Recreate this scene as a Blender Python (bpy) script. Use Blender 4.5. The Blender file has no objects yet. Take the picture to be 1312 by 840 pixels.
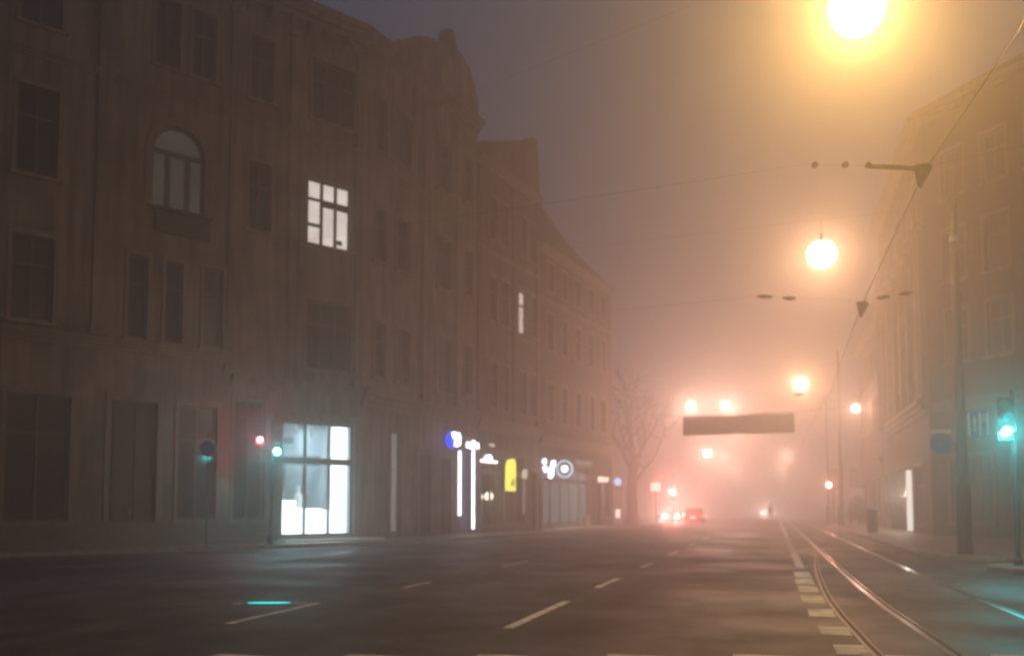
import bpy, bmesh, math, random
from mathutils import Vector, Matrix
R = math.radians
random.seed(7)
scene = bpy.context.scene
C = scene.collection

# ------------------------------------------------------------------ camera
EYE = Vector((0, 0, 1.45))
cd = bpy.data.cameras.new('camera'); cam = bpy.data.objects.new('camera', cd); C.objects.link(cam)
cam.location = EYE
cam.rotation_euler = (R(94), 0, R(15.5618))
cd.sensor_width = 36.0
cd.lens = 36.0 * 1200 / 1312
cd.shift_y = 146.09 / 1312
cd.clip_start = 0.05; cd.clip_end = 2000
cd.dof.use_dof = True; cd.dof.focus_distance = 6.0; cd.dof.aperture_fstop = 1.6   # focus rests just ahead of the car, so the street is a little soft
scene.camera = cam

# ------------------------------------------------------------------ world: dim blue-grey night cloud, no sun
w = bpy.data.worlds.new('World'); scene.world = w; w.use_nodes = True
bg = w.node_tree.nodes['Background']
bg.inputs[0].default_value = (0.36, 0.46, 0.70, 1)
bg.inputs[1].default_value = 0.115

scene.view_settings.view_transform = 'Standard'
scene.view_settings.look = 'None'
scene.view_settings.exposure = 0.22
scene.view_settings.gamma = 1.0
scene.view_settings.use_curve_mapping = False
cy = scene.cycles
cy.use_denoising = True
cy.max_bounces = 4; cy.diffuse_bounces = 1; cy.glossy_bounces = 2; cy.volume_bounces = 2
cy.transparent_max_bounces = 8; cy.transmission_bounces = 2
cy.sample_clamp_indirect = 4.0
cy.filter_width = 2.2
FOG = 0.0135

# ------------------------------------------------------------------ materials
MATS = {}
def mat(name, col, rough=0.7, var=0.25, scale=3.0, bump=0.0, bscale=40.0, metal=0.0, spec=0.5, streak=0.0, col2=None, rvar=0.0, tracks=0.0):
    m = bpy.data.materials.new(name); m.use_nodes = True
    nt = m.node_tree; b = nt.nodes['Principled BSDF']
    b.inputs['Roughness'].default_value = rough
    b.inputs['Metallic'].default_value = metal
    b.inputs['Specular IOR Level'].default_value = spec
    tc = nt.nodes.new('ShaderNodeTexCoord')
    n = nt.nodes.new('ShaderNodeTexNoise'); n.inputs['Scale'].default_value = scale; n.inputs['Detail'].default_value = 6
    nt.links.new(tc.outputs['Object'], n.inputs['Vector'])
    r = nt.nodes.new('ShaderNodeValToRGB')
    c2 = col2 or tuple(c * (1 - var) for c in col)
    hi = tuple(min(1, c * (1 + var)) for c in col)
    r.color_ramp.elements[0].position = 0.32; r.color_ramp.elements[1].position = 0.68
    r.color_ramp.elements[0].color = (*c2, 1); r.color_ramp.elements[1].color = (*hi, 1)
    nt.links.new(n.outputs['Fac'], r.inputs['Fac'])
    out = r.outputs['Color']
    if tracks > 0:      # tyre-worn bands and patched strips along the road
        for sc_, lo, hi_ in (((.9, .035, 1), .38, .62), ((.16, .1, 1), .47, .53)):
            mp = nt.nodes.new('ShaderNodeMapping'); mp.inputs['Scale'].default_value = sc_
            nt.links.new(tc.outputs['Object'], mp.inputs['Vector'])
            s = nt.nodes.new('ShaderNodeTexNoise'); s.inputs['Scale'].default_value = 1.3; s.inputs['Detail'].default_value = 7
            nt.links.new(mp.outputs['Vector'], s.inputs['Vector'])
            sr = nt.nodes.new('ShaderNodeValToRGB'); sr.color_ramp.elements[0].position = lo; sr.color_ramp.elements[1].position = hi_
            g = 1 - tracks; sr.color_ramp.elements[0].color = (g, g, g, 1); sr.color_ramp.elements[1].color = (1, 1, 1, 1)
            nt.links.new(s.outputs['Fac'], sr.inputs['Fac'])
            mx = nt.nodes.new('ShaderNodeMix'); mx.data_type = 'RGBA'; mx.blend_type = 'MULTIPLY'; mx.inputs[0].default_value = 1
            nt.links.new(out, mx.inputs[6]); nt.links.new(sr.outputs['Color'], mx.inputs[7]); out = mx.outputs[2]
    if streak > 0:
        mp = nt.nodes.new('ShaderNodeMapping'); mp.inputs['Scale'].default_value = (1.6, 1.6, 0.12)
        nt.links.new(tc.outputs['Object'], mp.inputs['Vector'])
        s = nt.nodes.new('ShaderNodeTexNoise'); s.inputs['Scale'].default_value = 2.0; s.inputs['Detail'].default_value = 8
        nt.links.new(mp.outputs['Vector'], s.inputs['Vector'])
        sr = nt.nodes.new('ShaderNodeValToRGB'); sr.color_ramp.elements[0].position = 0.35; sr.color_ramp.elements[1].position = 0.6
        g = 1 - streak
        sr.color_ramp.elements[0].color = (g, g, g, 1); sr.color_ramp.elements[1].color = (1, 1, 1, 1)
        nt.links.new(s.outputs['Fac'], sr.inputs['Fac'])
        mx = nt.nodes.new('ShaderNodeMix'); mx.data_type = 'RGBA'; mx.blend_type = 'MULTIPLY'; mx.inputs[0].default_value = 1
        nt.links.new(out, mx.inputs[6]); nt.links.new(sr.outputs['Color'], mx.inputs[7]); out = mx.outputs[2]
    nt.links.new(out, b.inputs['Base Color'])
    if rvar > 0:
        n3 = nt.nodes.new('ShaderNodeTexNoise'); n3.inputs['Scale'].default_value = 0.35; n3.inputs['Detail'].default_value = 5
        nt.links.new(tc.outputs['Object'], n3.inputs['Vector'])
        mr = nt.nodes.new('ShaderNodeMapRange'); mr.inputs[1].default_value = 0.35; mr.inputs[2].default_value = 0.65
        mr.inputs[3].default_value = rough - rvar; mr.inputs[4].default_value = rough + rvar
        nt.links.new(n3.outputs['Fac'], mr.inputs[0]); nt.links.new(mr.outputs[0], b.inputs['Roughness'])
    if bump > 0:
        n2 = nt.nodes.new('ShaderNodeTexNoise'); n2.inputs['Scale'].default_value = bscale; n2.inputs['Detail'].default_value = 4
        nt.links.new(tc.outputs['Object'], n2.inputs['Vector'])
        bp = nt.nodes.new('ShaderNodeBump'); bp.inputs['Strength'].default_value = bump; bp.inputs['Distance'].default_value = 0.02
        nt.links.new(n2.outputs['Fac'], bp.inputs['Height']); nt.links.new(bp.outputs['Normal'], b.inputs['Normal'])
    MATS[name] = m
    return m

def emit(name, col, strength, see=0.0, var=0.0, scale=2.0):
    """something that gives off light; see = share of light that passes straight through (a glass globe)"""
    m = bpy.data.materials.new(name); m.use_nodes = True
    nt = m.node_tree; nt.nodes.remove(nt.nodes['Principled BSDF'])
    e = nt.nodes.new('ShaderNodeEmission'); e.inputs[0].default_value = (*col, 1); e.inputs[1].default_value = strength
    o = nt.nodes['Material Output']
    if var > 0:
        tc = nt.nodes.new('ShaderNodeTexCoord'); n = nt.nodes.new('ShaderNodeTexNoise'); n.inputs['Scale'].default_value = scale
        nt.links.new(tc.outputs['Object'], n.inputs['Vector'])
        mr = nt.nodes.new('ShaderNodeMapRange'); mr.inputs[1].default_value = .3; mr.inputs[2].default_value = .7
        mr.inputs[3].default_value = strength * (1 - var); mr.inputs[4].default_value = strength * (1 + var)
        nt.links.new(n.outputs['Fac'], mr.inputs[0]); nt.links.new(mr.outputs[0], e.inputs[1])
    if see > 0:
        t = nt.nodes.new('ShaderNodeBsdfTransparent'); mx = nt.nodes.new('ShaderNodeMixShader'); mx.inputs[0].default_value = 1 - see
        nt.links.new(t.outputs[0], mx.inputs[1]); nt.links.new(e.outputs[0], mx.inputs[2]); nt.links.new(mx.outputs[0], o.inputs[0])
    else:
        nt.links.new(e.outputs[0], o.inputs[0])
    MATS[name] = m
    return m

def clear_glass(name):
    m = bpy.data.materials.new(name); m.use_nodes = True
    nt = m.node_tree; nt.nodes.remove(nt.nodes['Principled BSDF'])
    t = nt.nodes.new('ShaderNodeBsdfTransparent'); t.inputs[0].default_value = (.92, .95, .95, 1)
    g = nt.nodes.new('ShaderNodeBsdfGlossy'); g.inputs['Roughness'].default_value = .03
    mx = nt.nodes.new('ShaderNodeMixShader'); mx.inputs[0].default_value = .07
    nt.links.new(t.outputs[0], mx.inputs[1]); nt.links.new(g.outputs[0], mx.inputs[2]); nt.links.new(mx.outputs[0], nt.nodes['Material Output'].inputs[0])
    MATS[name] = m
    return m

mat('asphalt', (.10, .098, .118), .56, .35, 1.2, .5, 60, rvar=.14, spec=.3, tracks=.35)
mat('pavement', (.16, .15, .14), .55, .3, 2.0, .3, 30, rvar=.1)
mat('step_stone', (.7, .7, .68), .6, .15, 5)
mat('kerb', (.26, .25, .24), .6, .25, 5)
mat('paint', (.66, .70, .76), .7, .14, 3, .2, 60, col2=(.30, .32, .35), spec=.25)
mat('steel', (.55, .53, .5), .22, .15, 8, metal=1.0)
mat('steel_dull', (.22, .2, .18), .5, .2, 8, metal=.6)
mat('groove', (.015, .014, .014), .7)
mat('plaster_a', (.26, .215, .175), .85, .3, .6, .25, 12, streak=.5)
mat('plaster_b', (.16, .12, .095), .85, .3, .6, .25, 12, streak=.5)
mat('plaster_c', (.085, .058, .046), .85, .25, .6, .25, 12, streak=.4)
mat('plaster_r', (.085, .047, .029), .85, .25, .6, .25, 12, streak=.4)
mat('plaster_s', (.10, .06, .04), .85, .18, .6, .25, 12, streak=.35)
mat('trim_a', (.25, .205, .168), .8, .15, 3, .2, 20, streak=.3)
mat('trim_r', (.22, .155, .11), .8, .15, 3, .2, 20, streak=.3)
mat('plinth', (.15, .135, .12), .8, .25, 2, .3, 20)
mat('roof', (.06, .05, .05), .6, .3, 4)
mat('frame', (.13, .115, .1), .5, .15, 10)
mat('frame_light', (.3, .3, .3), .5, .15, 10)
mat('dark_glass', (.055, .05, .05), .15, .2, 1, spec=.4)
mat('curtained_glass', (.11, .095, .085), .3, .3, 4, spec=.4, streak=.5)
mat('blind_glass', (.08, .07, .062), .2, .2, 2, spec=.4)
mat('pale_glass', (.42, .38, .35), .3, .15, 1, spec=.5)
mat('door', (.06, .045, .035), .5, .3, 6)
mat('panel_dark', (.07, .06, .05), .7, .2, 4)
mat('blue_panel', (.07, .09, .30), .45, .15, 4)
mat('pole', (.04, .036, .034), .7, .25, 8, spec=.25)
mat('black', (.02, .02, .02), .5, .2, 8)
mat('rubber', (.015, .015, .015), .8, .2, 8)
mat('wire', (.03, .028, .026), .5, .1, 8)
mat('insulator', (.08, .05, .04), .4, .2, 8)
mat('banner', (.3, .22, .15), .8, .12, 1.5)
mat('white_wall', (.75, .76, .76), .6, .05, 2)
mat('shop_wall', (.42, .50, .55), .6, .12, 1.5)
mat('grey_unit', (.28, .31, .33), .5, .2, 3)
mat('room_floor', (.4, .4, .4), .3, .15, 3)
mat('car_red', (.12, .015, .02), .25, .05, 3)
mat('car_dark', (.03, .03, .034), .25, .05, 3)
mat('car_grey', (.12, .12, .125), .25, .05, 3)
mat('chrome', (.6, .6, .6), .2, .05, 3, metal=1)
mat('bark', (.06, .046, .04), .9, .3, 6, .4, 20)
mat('leaf', (.045, .06, .03), .7, .4, 6)
mat('coat', (.02, .02, .025), .8, .2, 10)
mat('skin', (.45, .3, .23), .6, .05, 10)
mat('hair', (.03, .02, .015), .7, .1, 10)
mat('sign_blue', (.04, .15, .62), .35, .05, 4)
mat('sign_white', (.75, .77, .8), .4, .05, 4)
mat('sign_grey', (.2, .17, .16), .6, .1, 4)
mat('poster', (.55, .52, .52), .6, .1, 3)
emit('glow_sodium', (1, .78, .32), 30, see=.6)
emit('glow_amber', (1, .76, .42), 26, see=.6)
emit('glow_far', (1, .74, .46), 2.0, see=.6)
emit('lit_room', (1, .88, .8), .85, var=.12, scale=1.2)
emit('lit_room_warm', (1, .82, .70), .75, var=.12, scale=1.2)
emit('lit_dim', (1, .88, .72), .045, var=.15, scale=.8)
emit('lit_pale', (.9, .8, .72), .2, var=.15, scale=.8)
emit('cabinet_white', (.82, .96, 1.0), 3.6)
emit('neon_white', (.86, .88, 1.0), 5)
emit('neon_cyan', (.55, .82, 1.0), 1.4)
emit('neon_blue', (.0, .05, 1.0), 2.0)
emit('neon_yellow', (1, .9, .12), 1.6)
emit('lamp_warm', (1, .8, .58), 4)
emit('signal_green', (.25, 1, .98), 40)
emit('signal_red', (1, .2, .2), 14)
emit('signal_pink', (1, .45, .34), 90)
emit('headlight', (1, .84, .72), 40)
emit('taillight', (1, .05, .05), 2.2)
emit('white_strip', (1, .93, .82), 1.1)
emit('poster_lit', (1, .78, .66), 1.8)
emit('cyan_strip', (.04, .85, .85), 1.3)
emit('disc_blue', (.35, .6, 1.0), 2.0)
clear_glass('clear_glass')

# ------------------------------------------------------------------ mesh helpers
class MB:
    def __init__(self): self.v = []; self.f = []
    def quad(self, *p):
        n = len(self.v); self.v += [tuple(q) for q in p]; self.f.append(tuple(range(n, n + len(p)))); return self
    def box(self, x0, x1, y0, y1, z0, z1):
        n = len(self.v)
        self.v += [(x0,y0,z0),(x1,y0,z0),(x1,y1,z0),(x0,y1,z0),(x0,y0,z1),(x1,y0,z1),(x1,y1,z1),(x0,y1,z1)]
        self.f += [tuple(n + i for i in q) for q in ((0,3,2,1),(4,5,6,7),(0,1,5,4),(1,2,6,5),(2,3,7,6),(3,0,4,7))]
        return self
    def prism(self, pts, y0, y1):
        """polygon of (x, z) pushed from y0 to y1"""
        n = len(self.v); k = len(pts)
        self.v += [(x, y0, z) for x, z in pts] + [(x, y1, z) for x, z in pts]
        self.f.append(tuple(range(n, n + k))); self.f.append(tuple(range(n + 2*k - 1, n + k - 1, -1)))
        for i in range(k):
            j = (i + 1) % k
            self.f.append((n + j, n + i, n + k + i, n + k + j))
        return self
    def slab(self, pts, z0, z1):
        """polygon of (x, y) pushed from z0 to z1"""
        n = len(self.v); k = len(pts)
        self.v += [(x, y, z0) for x, y in pts] + [(x, y, z1) for x, y in pts]
        self.f.append(tuple(range(n + k, n + 2*k))); self.f.append(tuple(range(n + k - 1, n - 1, -1)))
        for i in range(k):
            j = (i + 1) % k
            self.f.append((n + i, n + j, n + k + j, n + k + i))
        return self
    def tube(self, pts, radii, seg=8, cap=True):
        pts = [Vector(p) for p in pts]
        if not isinstance(radii, (list, tuple)): radii = [radii] * len(pts)
        base = len(self.v)
        up = None
        for i, p in enumerate(pts):
            d = (pts[min(i+1, len(pts)-1)] - pts[max(i-1, 0)]).normalized()
            if up is None:
                a = Vector((0, 0, 1)) if abs(d.z) < .9 else Vector((1, 0, 0))
            else: a = up
            s = d.cross(a).normalized(); u = s.cross(d).normalized(); up = u
            for k in range(seg):
                t = 2 * math.pi * k / seg
                q = p + (s * math.cos(t) + u * math.sin(t)) * radii[i]
                self.v.append(tuple(q))
        for i in range(len(pts) - 1):
            for k in range(seg):
                a = base + i*seg + k; b = base + i*seg + (k+1) % seg
                self.f.append((a, b, b + seg, a + seg))
        if cap:
            self.f.append(tuple(base + k for k in reversed(range(seg))))
            self.f.append(tuple(base + (len(pts)-1)*seg + k for k in range(seg)))
        return self
    def lathe(self, prof, seg=16, c=(0, 0, 0), axis='z'):
        """prof: (r, h) pairs about an axis through c"""
        base = len(self.v)
        for r_, h in prof:
            for k in range(seg):
                t = 2*math.pi*k/seg; a, b = r_*math.cos(t), r_*math.sin(t)
                if axis == 'z': self.v.append((c[0]+a, c[1]+b, c[2]+h))
                elif axis == 'y': self.v.append((c[0]+a, c[1]+h, c[2]+b))
                else: self.v.append((c[0]+h, c[1]+a, c[2]+b))
        for i in range(len(prof)-1):
            for k in range(seg):
                a = base+i*seg+k; b = base+i*seg+(k+1) % seg
                self.f.append((a, b, b+seg, a+seg))
        self.f.append(tuple(base+k for k in range(seg))); self.f.append(tuple(base+(len(prof)-1)*seg+k for k in range(seg)))
        return self
    def mesh(self, name, m, smooth=False):
        me = bpy.data.meshes.new(name); me.from_pydata(self.v, [], self.f)
        bm = bmesh.new(); bm.from_mesh(me); bmesh.ops.recalc_face_normals(bm, faces=bm.faces); bm.to_mesh(me); bm.free()
        me.materials.append(MATS[m] if isinstance(m, str) else m)
        if smooth:
            me.polygons.foreach_set('use_smooth', [True]*len(me.polygons))
        return me
    def build(self, name, m, parent=None, mx=None, smooth=False):
        return link(name, self.mesh(name, m, smooth), parent, mx)

def link(name, data, parent=None, mx=None):
    o = bpy.data.objects.new(name, data); C.objects.link(o)
    if parent is not None: o.parent = parent
    if mx is not None: o.matrix_basis = mx
    return o
def tag(o, label, cat, group=None):
    o['label'] = label; o['category'] = cat
    if group: o['group'] = group
    return o
def thing(name, label, cat, loc=(0, 0, 0), rz=0, group=None):
    o = link(name, None); o.location = loc; o.rotation_euler = (0, 0, rz)
    o.empty_display_size = .3
    return tag(o, label, cat, group)
def struct(o): o['kind'] = 'structure'; return o
def light(name, parent, loc, power, col, radius=.2):
    l = bpy.data.lights.new(name, 'POINT'); l.energy = power; l.color = col; l.shadow_soft_size = radius
    o = bpy.data.objects.new(name, l); C.objects.link(o); o.parent = parent; o.location = loc
    return o
T = Matrix.Translation

# ------------------------------------------------------------------ ground
road = struct(MB().quad((-220, -60, 0), (220, -60, 0), (220, 420, 0), (-220, 420, 0)).build('road', 'asphalt'))

A0 = Vector((-26.62, 20.30, 0)); A1 = Vector((-16.93, 36.64, 0)); B1 = Vector((-11.57, 69.49, 0))
def off(p, q, d):   # right-hand normal
    e = (q - p).normalized(); return Vector((e.y, -e.x, 0)) * d
oa = off(A0, A1, 3.0); ob = off(A1, B1, 3.0)
ea = (A1 - A0).normalized(); eb = (B1 - A1).normalized()
K0 = A0 - ea * 12 + oa; K1 = A1 + oa + ea * -.2; K2 = A1 + ob + eb * 2; K3 = B1 + ob + eb * .5; K4 = B1 + eb * 3.2 + ob * .2
left_line = [K0, K1, (K1 * .6 + K2 * .4) + (oa + ob).normalized() * .35, K2, K3, K4, B1 + eb * 3.4 + off(A1, B1, -14)]
poly = [(p.x, p.y) for p in left_line] + [(-60, 75), (-60, 0)]
struct(MB().slab(list(reversed(poly))[::-1], .02, .12).build('pavement_left', 'pavement'))
right_line = [(30, 28.5), (8.2, 27.6), (6.0, 27.7), (4.9, 28.6), (4.25, 30.6), (4.2, 34), (4.2, 150)]
polr = right_line + [(70, 150), (70, 28.5)]
struct(MB().slab(polr, .02, .12).build('pavement_right', 'pavement'))
far_l = [(-9.5, 84), (-9.2, 86), (-9.0, 150)]
struct(MB().slab([(-60, 83.5), (-10.5, 83.5)] + far_l + [(-60, 150)], .02, .12).build('pavement_far', 'pavement'))

def kerbs(pts, pav, reach=75):
    L = 1.0
    me = MB().box(0.006, L - .006, -.07, .07, 0.0, .135).mesh('kerb_stone', 'kerb')
    for a, b in zip(pts, pts[1:]):
        a = Vector((a[0], a[1], 0)); b = Vector((b[0], b[1], 0)); d = (b - a).length
        n = max(1, int(round(d / L)))
        ang = math.atan2(b.y - a.y, b.x - a.x)
        for i in range(n):
            p = a + (b - a) * (i / n)
            if p.y > reach or p.length > 80: continue
            o = link('kerb_stone', me, pav); o.location = p; o.rotation_euler = (0, 0, ang); o.scale = (d / n / L, 1, 1)
kerbs(left_line[:6], bpy.data.objects['pavement_left'], 74)
kerbs(right_line, bpy.data.objects['pavement_right'], 78)

# road markings, each a worn painted piece on the road
def paint(name, pts, z=.004):
    o = MB().slab(pts, z - .003, z).build(name, 'paint', road); return o
def strip(name, p, q, wd, z=.004):
    p = Vector((p[0], p[1], 0)); q = Vector((q[0], q[1], 0)); n = off(p, q, wd / 2)
    return paint(name, [(p + n).to_tuple()[:2], (q + n).to_tuple()[:2], (q - n).to_tuple()[:2], (p - n).to_tuple()[:2]], z)
for y0, y1 in ((11.0, 14.4), (17.0, 19.4), (23.0, 24.8), (29.2, 32), (36, 39), (44, 47), (53, 56)):
    strip('lane_dash', (-3.12, y0), (-3.12, y1), .13)
for y0, y1 in ((10.5, 13.1), (16.0, 17.3), (22.5, 25)):
    strip('lane_dash', (-6.62 if y0 < 12 else -6.5, y0), (-6.72 if y0 < 12 else -6.5, y1), .11)
strip('stop_line', (-7.95, 12.72), (-6.85, 13.02), .12)
strip('lane_line', (.60, 23.6), (.64, 120), .2)
for x, y in ((.58, 21.5), (.56, 19.5), (.57, 17.7), (.57, 15.75), (.61, 13.75), (.67, 11.8), (.75, 10.3)):
    strip('lane_block', (x, y - .045*y + .12), (x, y + .045*y - .12), .34)
for x0 in (-2.85, -1.62, -.42, .80, 2.03, 3.25, -4.1, -5.35):
    xm = x0 + .31; yy = 9.42 + (xm + 1.03) * .275
    strip('crossing_block', (xm, yy - .62), (xm, yy), .60)

# tram rails let into the asphalt
def rail(pts, wd=.075, m='steel'):
    def sweep(name, dx, w2, z0, z1, m, parent):
        mb = MB(); n = len(pts); V = [Vector((x, y, 0)) for x, y in pts]
        for i, p in enumerate(V):
            d = (V[min(i+1, n-1)] - V[max(i-1, 0)]).normalized(); s = Vector((d.y, -d.x, 0))
            a = p + s * (dx - w2/2); b = p + s * (dx + w2/2)
            mb.v += [(a.x, a.y, z0), (a.x, a.y, z1), (b.x, b.y, z1), (b.x, b.y, z0)]
        for i in range(n-1):
            for k in range(4):
                a = i*4 + k; b = i*4 + (k+1) % 4
                mb.f.append((a, b, b+4, a+4))
        return mb.build(name, m, parent)
    r_ = sweep('tram_rail', 0, wd, .0005, .0065, m, road)
    sweep('groove', wd/2 + .025, .045, .0005, .0045, 'groove', r_)
    sweep('rail_lip', wd/2 + .062, .022, .0005, .006, m, r_)
def line(x, y0, y1, n=24): return [(x, y0 + (y1-y0) * (i/n)**1.6) for i in range(n+1)]
rail([(1.74, 6), (1.70, 9), (1.62, 12), (1.53, 14.5), (1.48, 18), (1.46, 22), (1.46, 30), (1.46, 60), (1.46, 140)])
rail([(3.30, 6), (3.25, 10), (3.18, 13), (3.1, 16), (3.03, 20), (3.0, 26), (3.0, 60), (3.0, 140)])
rail([(1.06, 7), (.98, 8.8), (.90, 10.7), (.82, 13.3), (.79, 15.5), (.80, 17.5), (.86, 21), (.98, 25), (1.2, 30), (1.36, 36)], .04, 'steel_dull')
# glowing plate added for a spot of cyan light on the stop line
tl = thing('cyan_spot', 'added cyan glowing plate for a spot of light on the white stop line', 'light spot', (-7.42, 12.865, 0), math.atan2(.30, 1.10))
MB().slab([(-.34, 0), (-.22, -.1), (.22, -.1), (.34, 0), (.22, .1), (-.22, .1)], .0045, .012).build('lens', 'cyan_strip', tl)  # no lamp here: the cyan spot is put in as emission
MB().slab([(-.40, 0), (-.25, -.13), (.25, -.13), (.40, 0), (.25, .13), (-.25, .13)], .0043, .008).build('rim', 'black', tl)

# ------------------------------------------------------------------ buildings
class Facade:
    """a street front: local x runs along it, local y goes into the house, z is up"""
    def __init__(self, root, P0, P1):
        P0 = Vector((P0[0], P0[1], 0)); P1 = Vector((P1[0], P1[1], 0))
        e = (P1 - P0); self.L = e.length; e.normalize()
        self.root = root
        self.mx = T(P0 - root.location) @ Matrix.Rotation(math.atan2(e.y, e.x), 4, 'Z')
        self.ops = []
    def part(self, mb, name, m, parent=None):
        if parent is None: return mb.build(name, m, self.root, self.mx)
        return mb.build(name, m, parent)
    def open(self, u0, u1, v0, v1, arch=False):
        self.ops.append((u0, u1, v0, v1, arch))
    def wall(self, z1, m, depth=.28, name='wall', z0=0.0):
        us = sorted({0, self.L, *[o[0] for o in self.ops], *[o[1] for o in self.ops]})
        vs = sorted({z0, z1, *[o[2] for o in self.ops], *[o[3] for o in self.ops]})
        mb = MB()
        for i in range(len(us)-1):
            for j in range(len(vs)-1):
                uc = (us[i]+us[i+1])/2; vc = (vs[j]+vs[j+1])/2
                if any(o[0] < uc < o[1] and o[2] < vc < o[3] for o in self.ops): continue
                mb.quad((us[i], 0, vs[j]), (us[i+1], 0, vs[j]), (us[i+1], 0, vs[j+1]), (us[i], 0, vs[j+1]))
        for u0, u1, v0, v1, arch in self.ops:
            d = depth
            top = v1
            if arch:
                r_ = (u1-u0)/2; c = (u0+u1)/2; top = v1 - r_
                arc = [(c - r_*math.cos(math.pi*k/14), top + r_*math.sin(math.pi*k/14)) for k in range(15)]
                for k in range(14):
                    a, b = arc[k], arc[k+1]
                    mb.quad((a[0], 0, a[1]), (a[0], d, a[1]), (b[0], d, b[1]), (b[0], 0, b[1]))
                    cu = u0 if k < 7 else u1
                    mb.quad((cu, 0, v1), (b[0], 0, b[1]), (a[0], 0, a[1]))
                mb.quad((u0, 0, v1), (arc[7][0], 0, v1), (u1, 0, v1)) if False else None
            else:
                mb.quad((u0, 0, v1), (u1, 0, v1), (u1, d, v1), (u0, d, v1))
            mb.quad((u0, 0, v0), (u0, d, v0), (u1, d, v0), (u1, 0, v0))
            mb.quad((u0, 0, v0), (u0, 0, top), (u0, d, top), (u0, d, v0))
            mb.quad((u1, 0, v0), (u1, d, v0), (u1, d, top), (u1, 0, top))
        me = bpy.data.meshes.new(name); me.from_pydata(mb.v, [], mb.f); me.materials.append(MATS[m])
        return link(name, me, self.root, self.mx)
    def cornice(self, z, h, out, m, u0=None, u1=None, name='cornice', steps=3):
        u0 = -out*.0 if u0 is None else u0; u1 = self.L if u1 is None else u1
        mb = MB()
        for k in range(steps):
            a = z + h*k/steps; b = z + h*(k+1)/steps - (0 if k == steps-1 else 0.0)
            mb.box(u0, u1, -out*(k+1)/steps, .04, a + .001*k, b)
        return self.part(mb, name, m)
    def pilaster(self, u, wd, z0, z1, out, m):
        mb = MB().box(u-wd/2, u+wd/2, -out, .04, z0+.25, z1-.3).box(u-wd/2-.06, u+wd/2+.06, -out-.06, .04, z0, z0+.25).box(u-wd/2-.08, u+wd/2+.08, -out-.08, .04, z1-.3, z1)
        return self.part(mb, 'pilaster', m)
    def window(self, u0, u1, v0, v1, glass='dark_glass', cols=2, rows=(.66,), fr='frame', surround='trim_a', sill=True, y=.18, fw=.07, each=False, hood=False):
        """opening + frame + pane + surround; rows = transom heights as shares of the height"""
        self.open(u0, u1, v0, v1)
        mb = MB(); y0, y1 = y - .05, y + .05; W = u1-u0; H = v1-v0
        mb.box(0, fw, y0, y1, 0, H).box(W-fw, W, y0, y1, 0, H).box(fw, W-fw, y0, y1, 0, fw).box(fw, W-fw, y0, y1, H-fw, H)
        xs = [fw] + [W*k/cols for k in range(1, cols)] + [W-fw]; zs = [fw] + [H*t for t in rows] + [H-fw]
        for x in xs[1:-1]: mb.box(x-fw*.45, x+fw*.45, y0+.005, y1-.005, fw, H-fw)
        for z in zs[1:-1]: mb.box(fw, W-fw, y0-.012, y1-.01, z-fw*.6, z+fw*.6)
        if glass == 'dark_glass' and v0 > 5: glass = random.choice(('dark_glass', 'dark_glass', 'blind_glass', 'curtained_glass'))
        win = link('window', mb.mesh('window', fr), self.root, self.mx @ T((u0, 0, v0)))
        if each:
            for i in range(len(xs)-1):
                for j in range(len(zs)-1):
                    x0, x1, z0, z1 = xs[i]-.01, xs[i+1]+.01, zs[j]-.01, zs[j+1]+.01
                    MB().box(x0, x1, y, y+.012, z0, z1).build('pane', glass, win)
        else:
            MB().box(fw-.01, W-fw+.01, y, y+.012, fw-.01, H-fw+.01).build('pane', glass, win)
        if surround:
            s = .14
            sb = MB().box(-s, 0, -.05, .03, -.02, H).box(W, W+s, -.05, .03, -.02, H).box(-s, W+s, -.055, .03, H, H+s*1.3)
            if hood: sb.box(-s-.12, W+s+.12, -.22, .03, H+s*1.3+.25, H+s*1.3+.42)
            sb.build('surround', surround, win)
        if sill:
            MB().box(-.2, W+.2, -.13, .05, -.14, -.022).build('sill', surround or 'trim_a', win)
        return win
    def door(self, u0, u1, v0, v1, m='door', surround=None):
        self.open(u0, u1, v0, v1)
        W = u1-u0; H = v1-v0; mb = MB(); y = .2
        mb.box(0, W, y, y+.08, 0, H)
        for a, b in ((.08, W/2-.04), (W/2+.04, W-.08)):
            for c, d in ((.2, H*.3), (H*.34, H*.72), (H*.77, H-.12)):
                mb.box(a+.06, b-.06, y-.03, y+.01, c, d)
        dr = link('door', mb.mesh('door', m), self.root, self.mx @ T((u0, 0, v0)))
        MB().box(W/2-.06, W/2-.03, y-.09, y, 1.0, 1.25).build('door_handle', 'chrome', dr)
        if surround:
            MB().box(-.2, 0, -.06, .03, 0, H).box(W, W+.2, -.06, .03, 0, H).box(-.2, W+.2, -.065, .03, H, H+.3).build('surround', surround, dr)
        return dr
    def shell(self, z1, depth, m, ends=(True, True), roof_m='roof', rise=2.5, z0=0.0):
        L = self.L; mb = MB(); a = -.0
        e0, e1 = 0.001, L - .001
        if ends[0]: mb.quad((e0, .002, 0), (e0, depth, 0), (e0, depth, z1), (e0, .002, z1))
        if ends[1]: mb.quad((e1, .002, 0), (e1, depth, 0), (e1, depth, z1), (e1, .002, z1))
        mb.quad((e0, depth, 0), (e1, depth, 0), (e1, depth, z1), (e0, depth, z1))
        self.part(mb, 'outer_wall', m)
        rb = MB().prism([(0, 0), (0, 0), (0, 0)], 0, 0) if False else MB()
        rb.v += [(0, -.35, z1), (L, -.35, z1), (L, depth/2, z1+rise), (0, depth/2, z1+rise), (L, depth+.3, z1), (0, depth+.3, z1)]
        rb.f += [(0, 1, 2, 3), (3, 2, 4, 5), (0, 3, 5), (1, 4, 2), (0, 5, 4, 1)]
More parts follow.
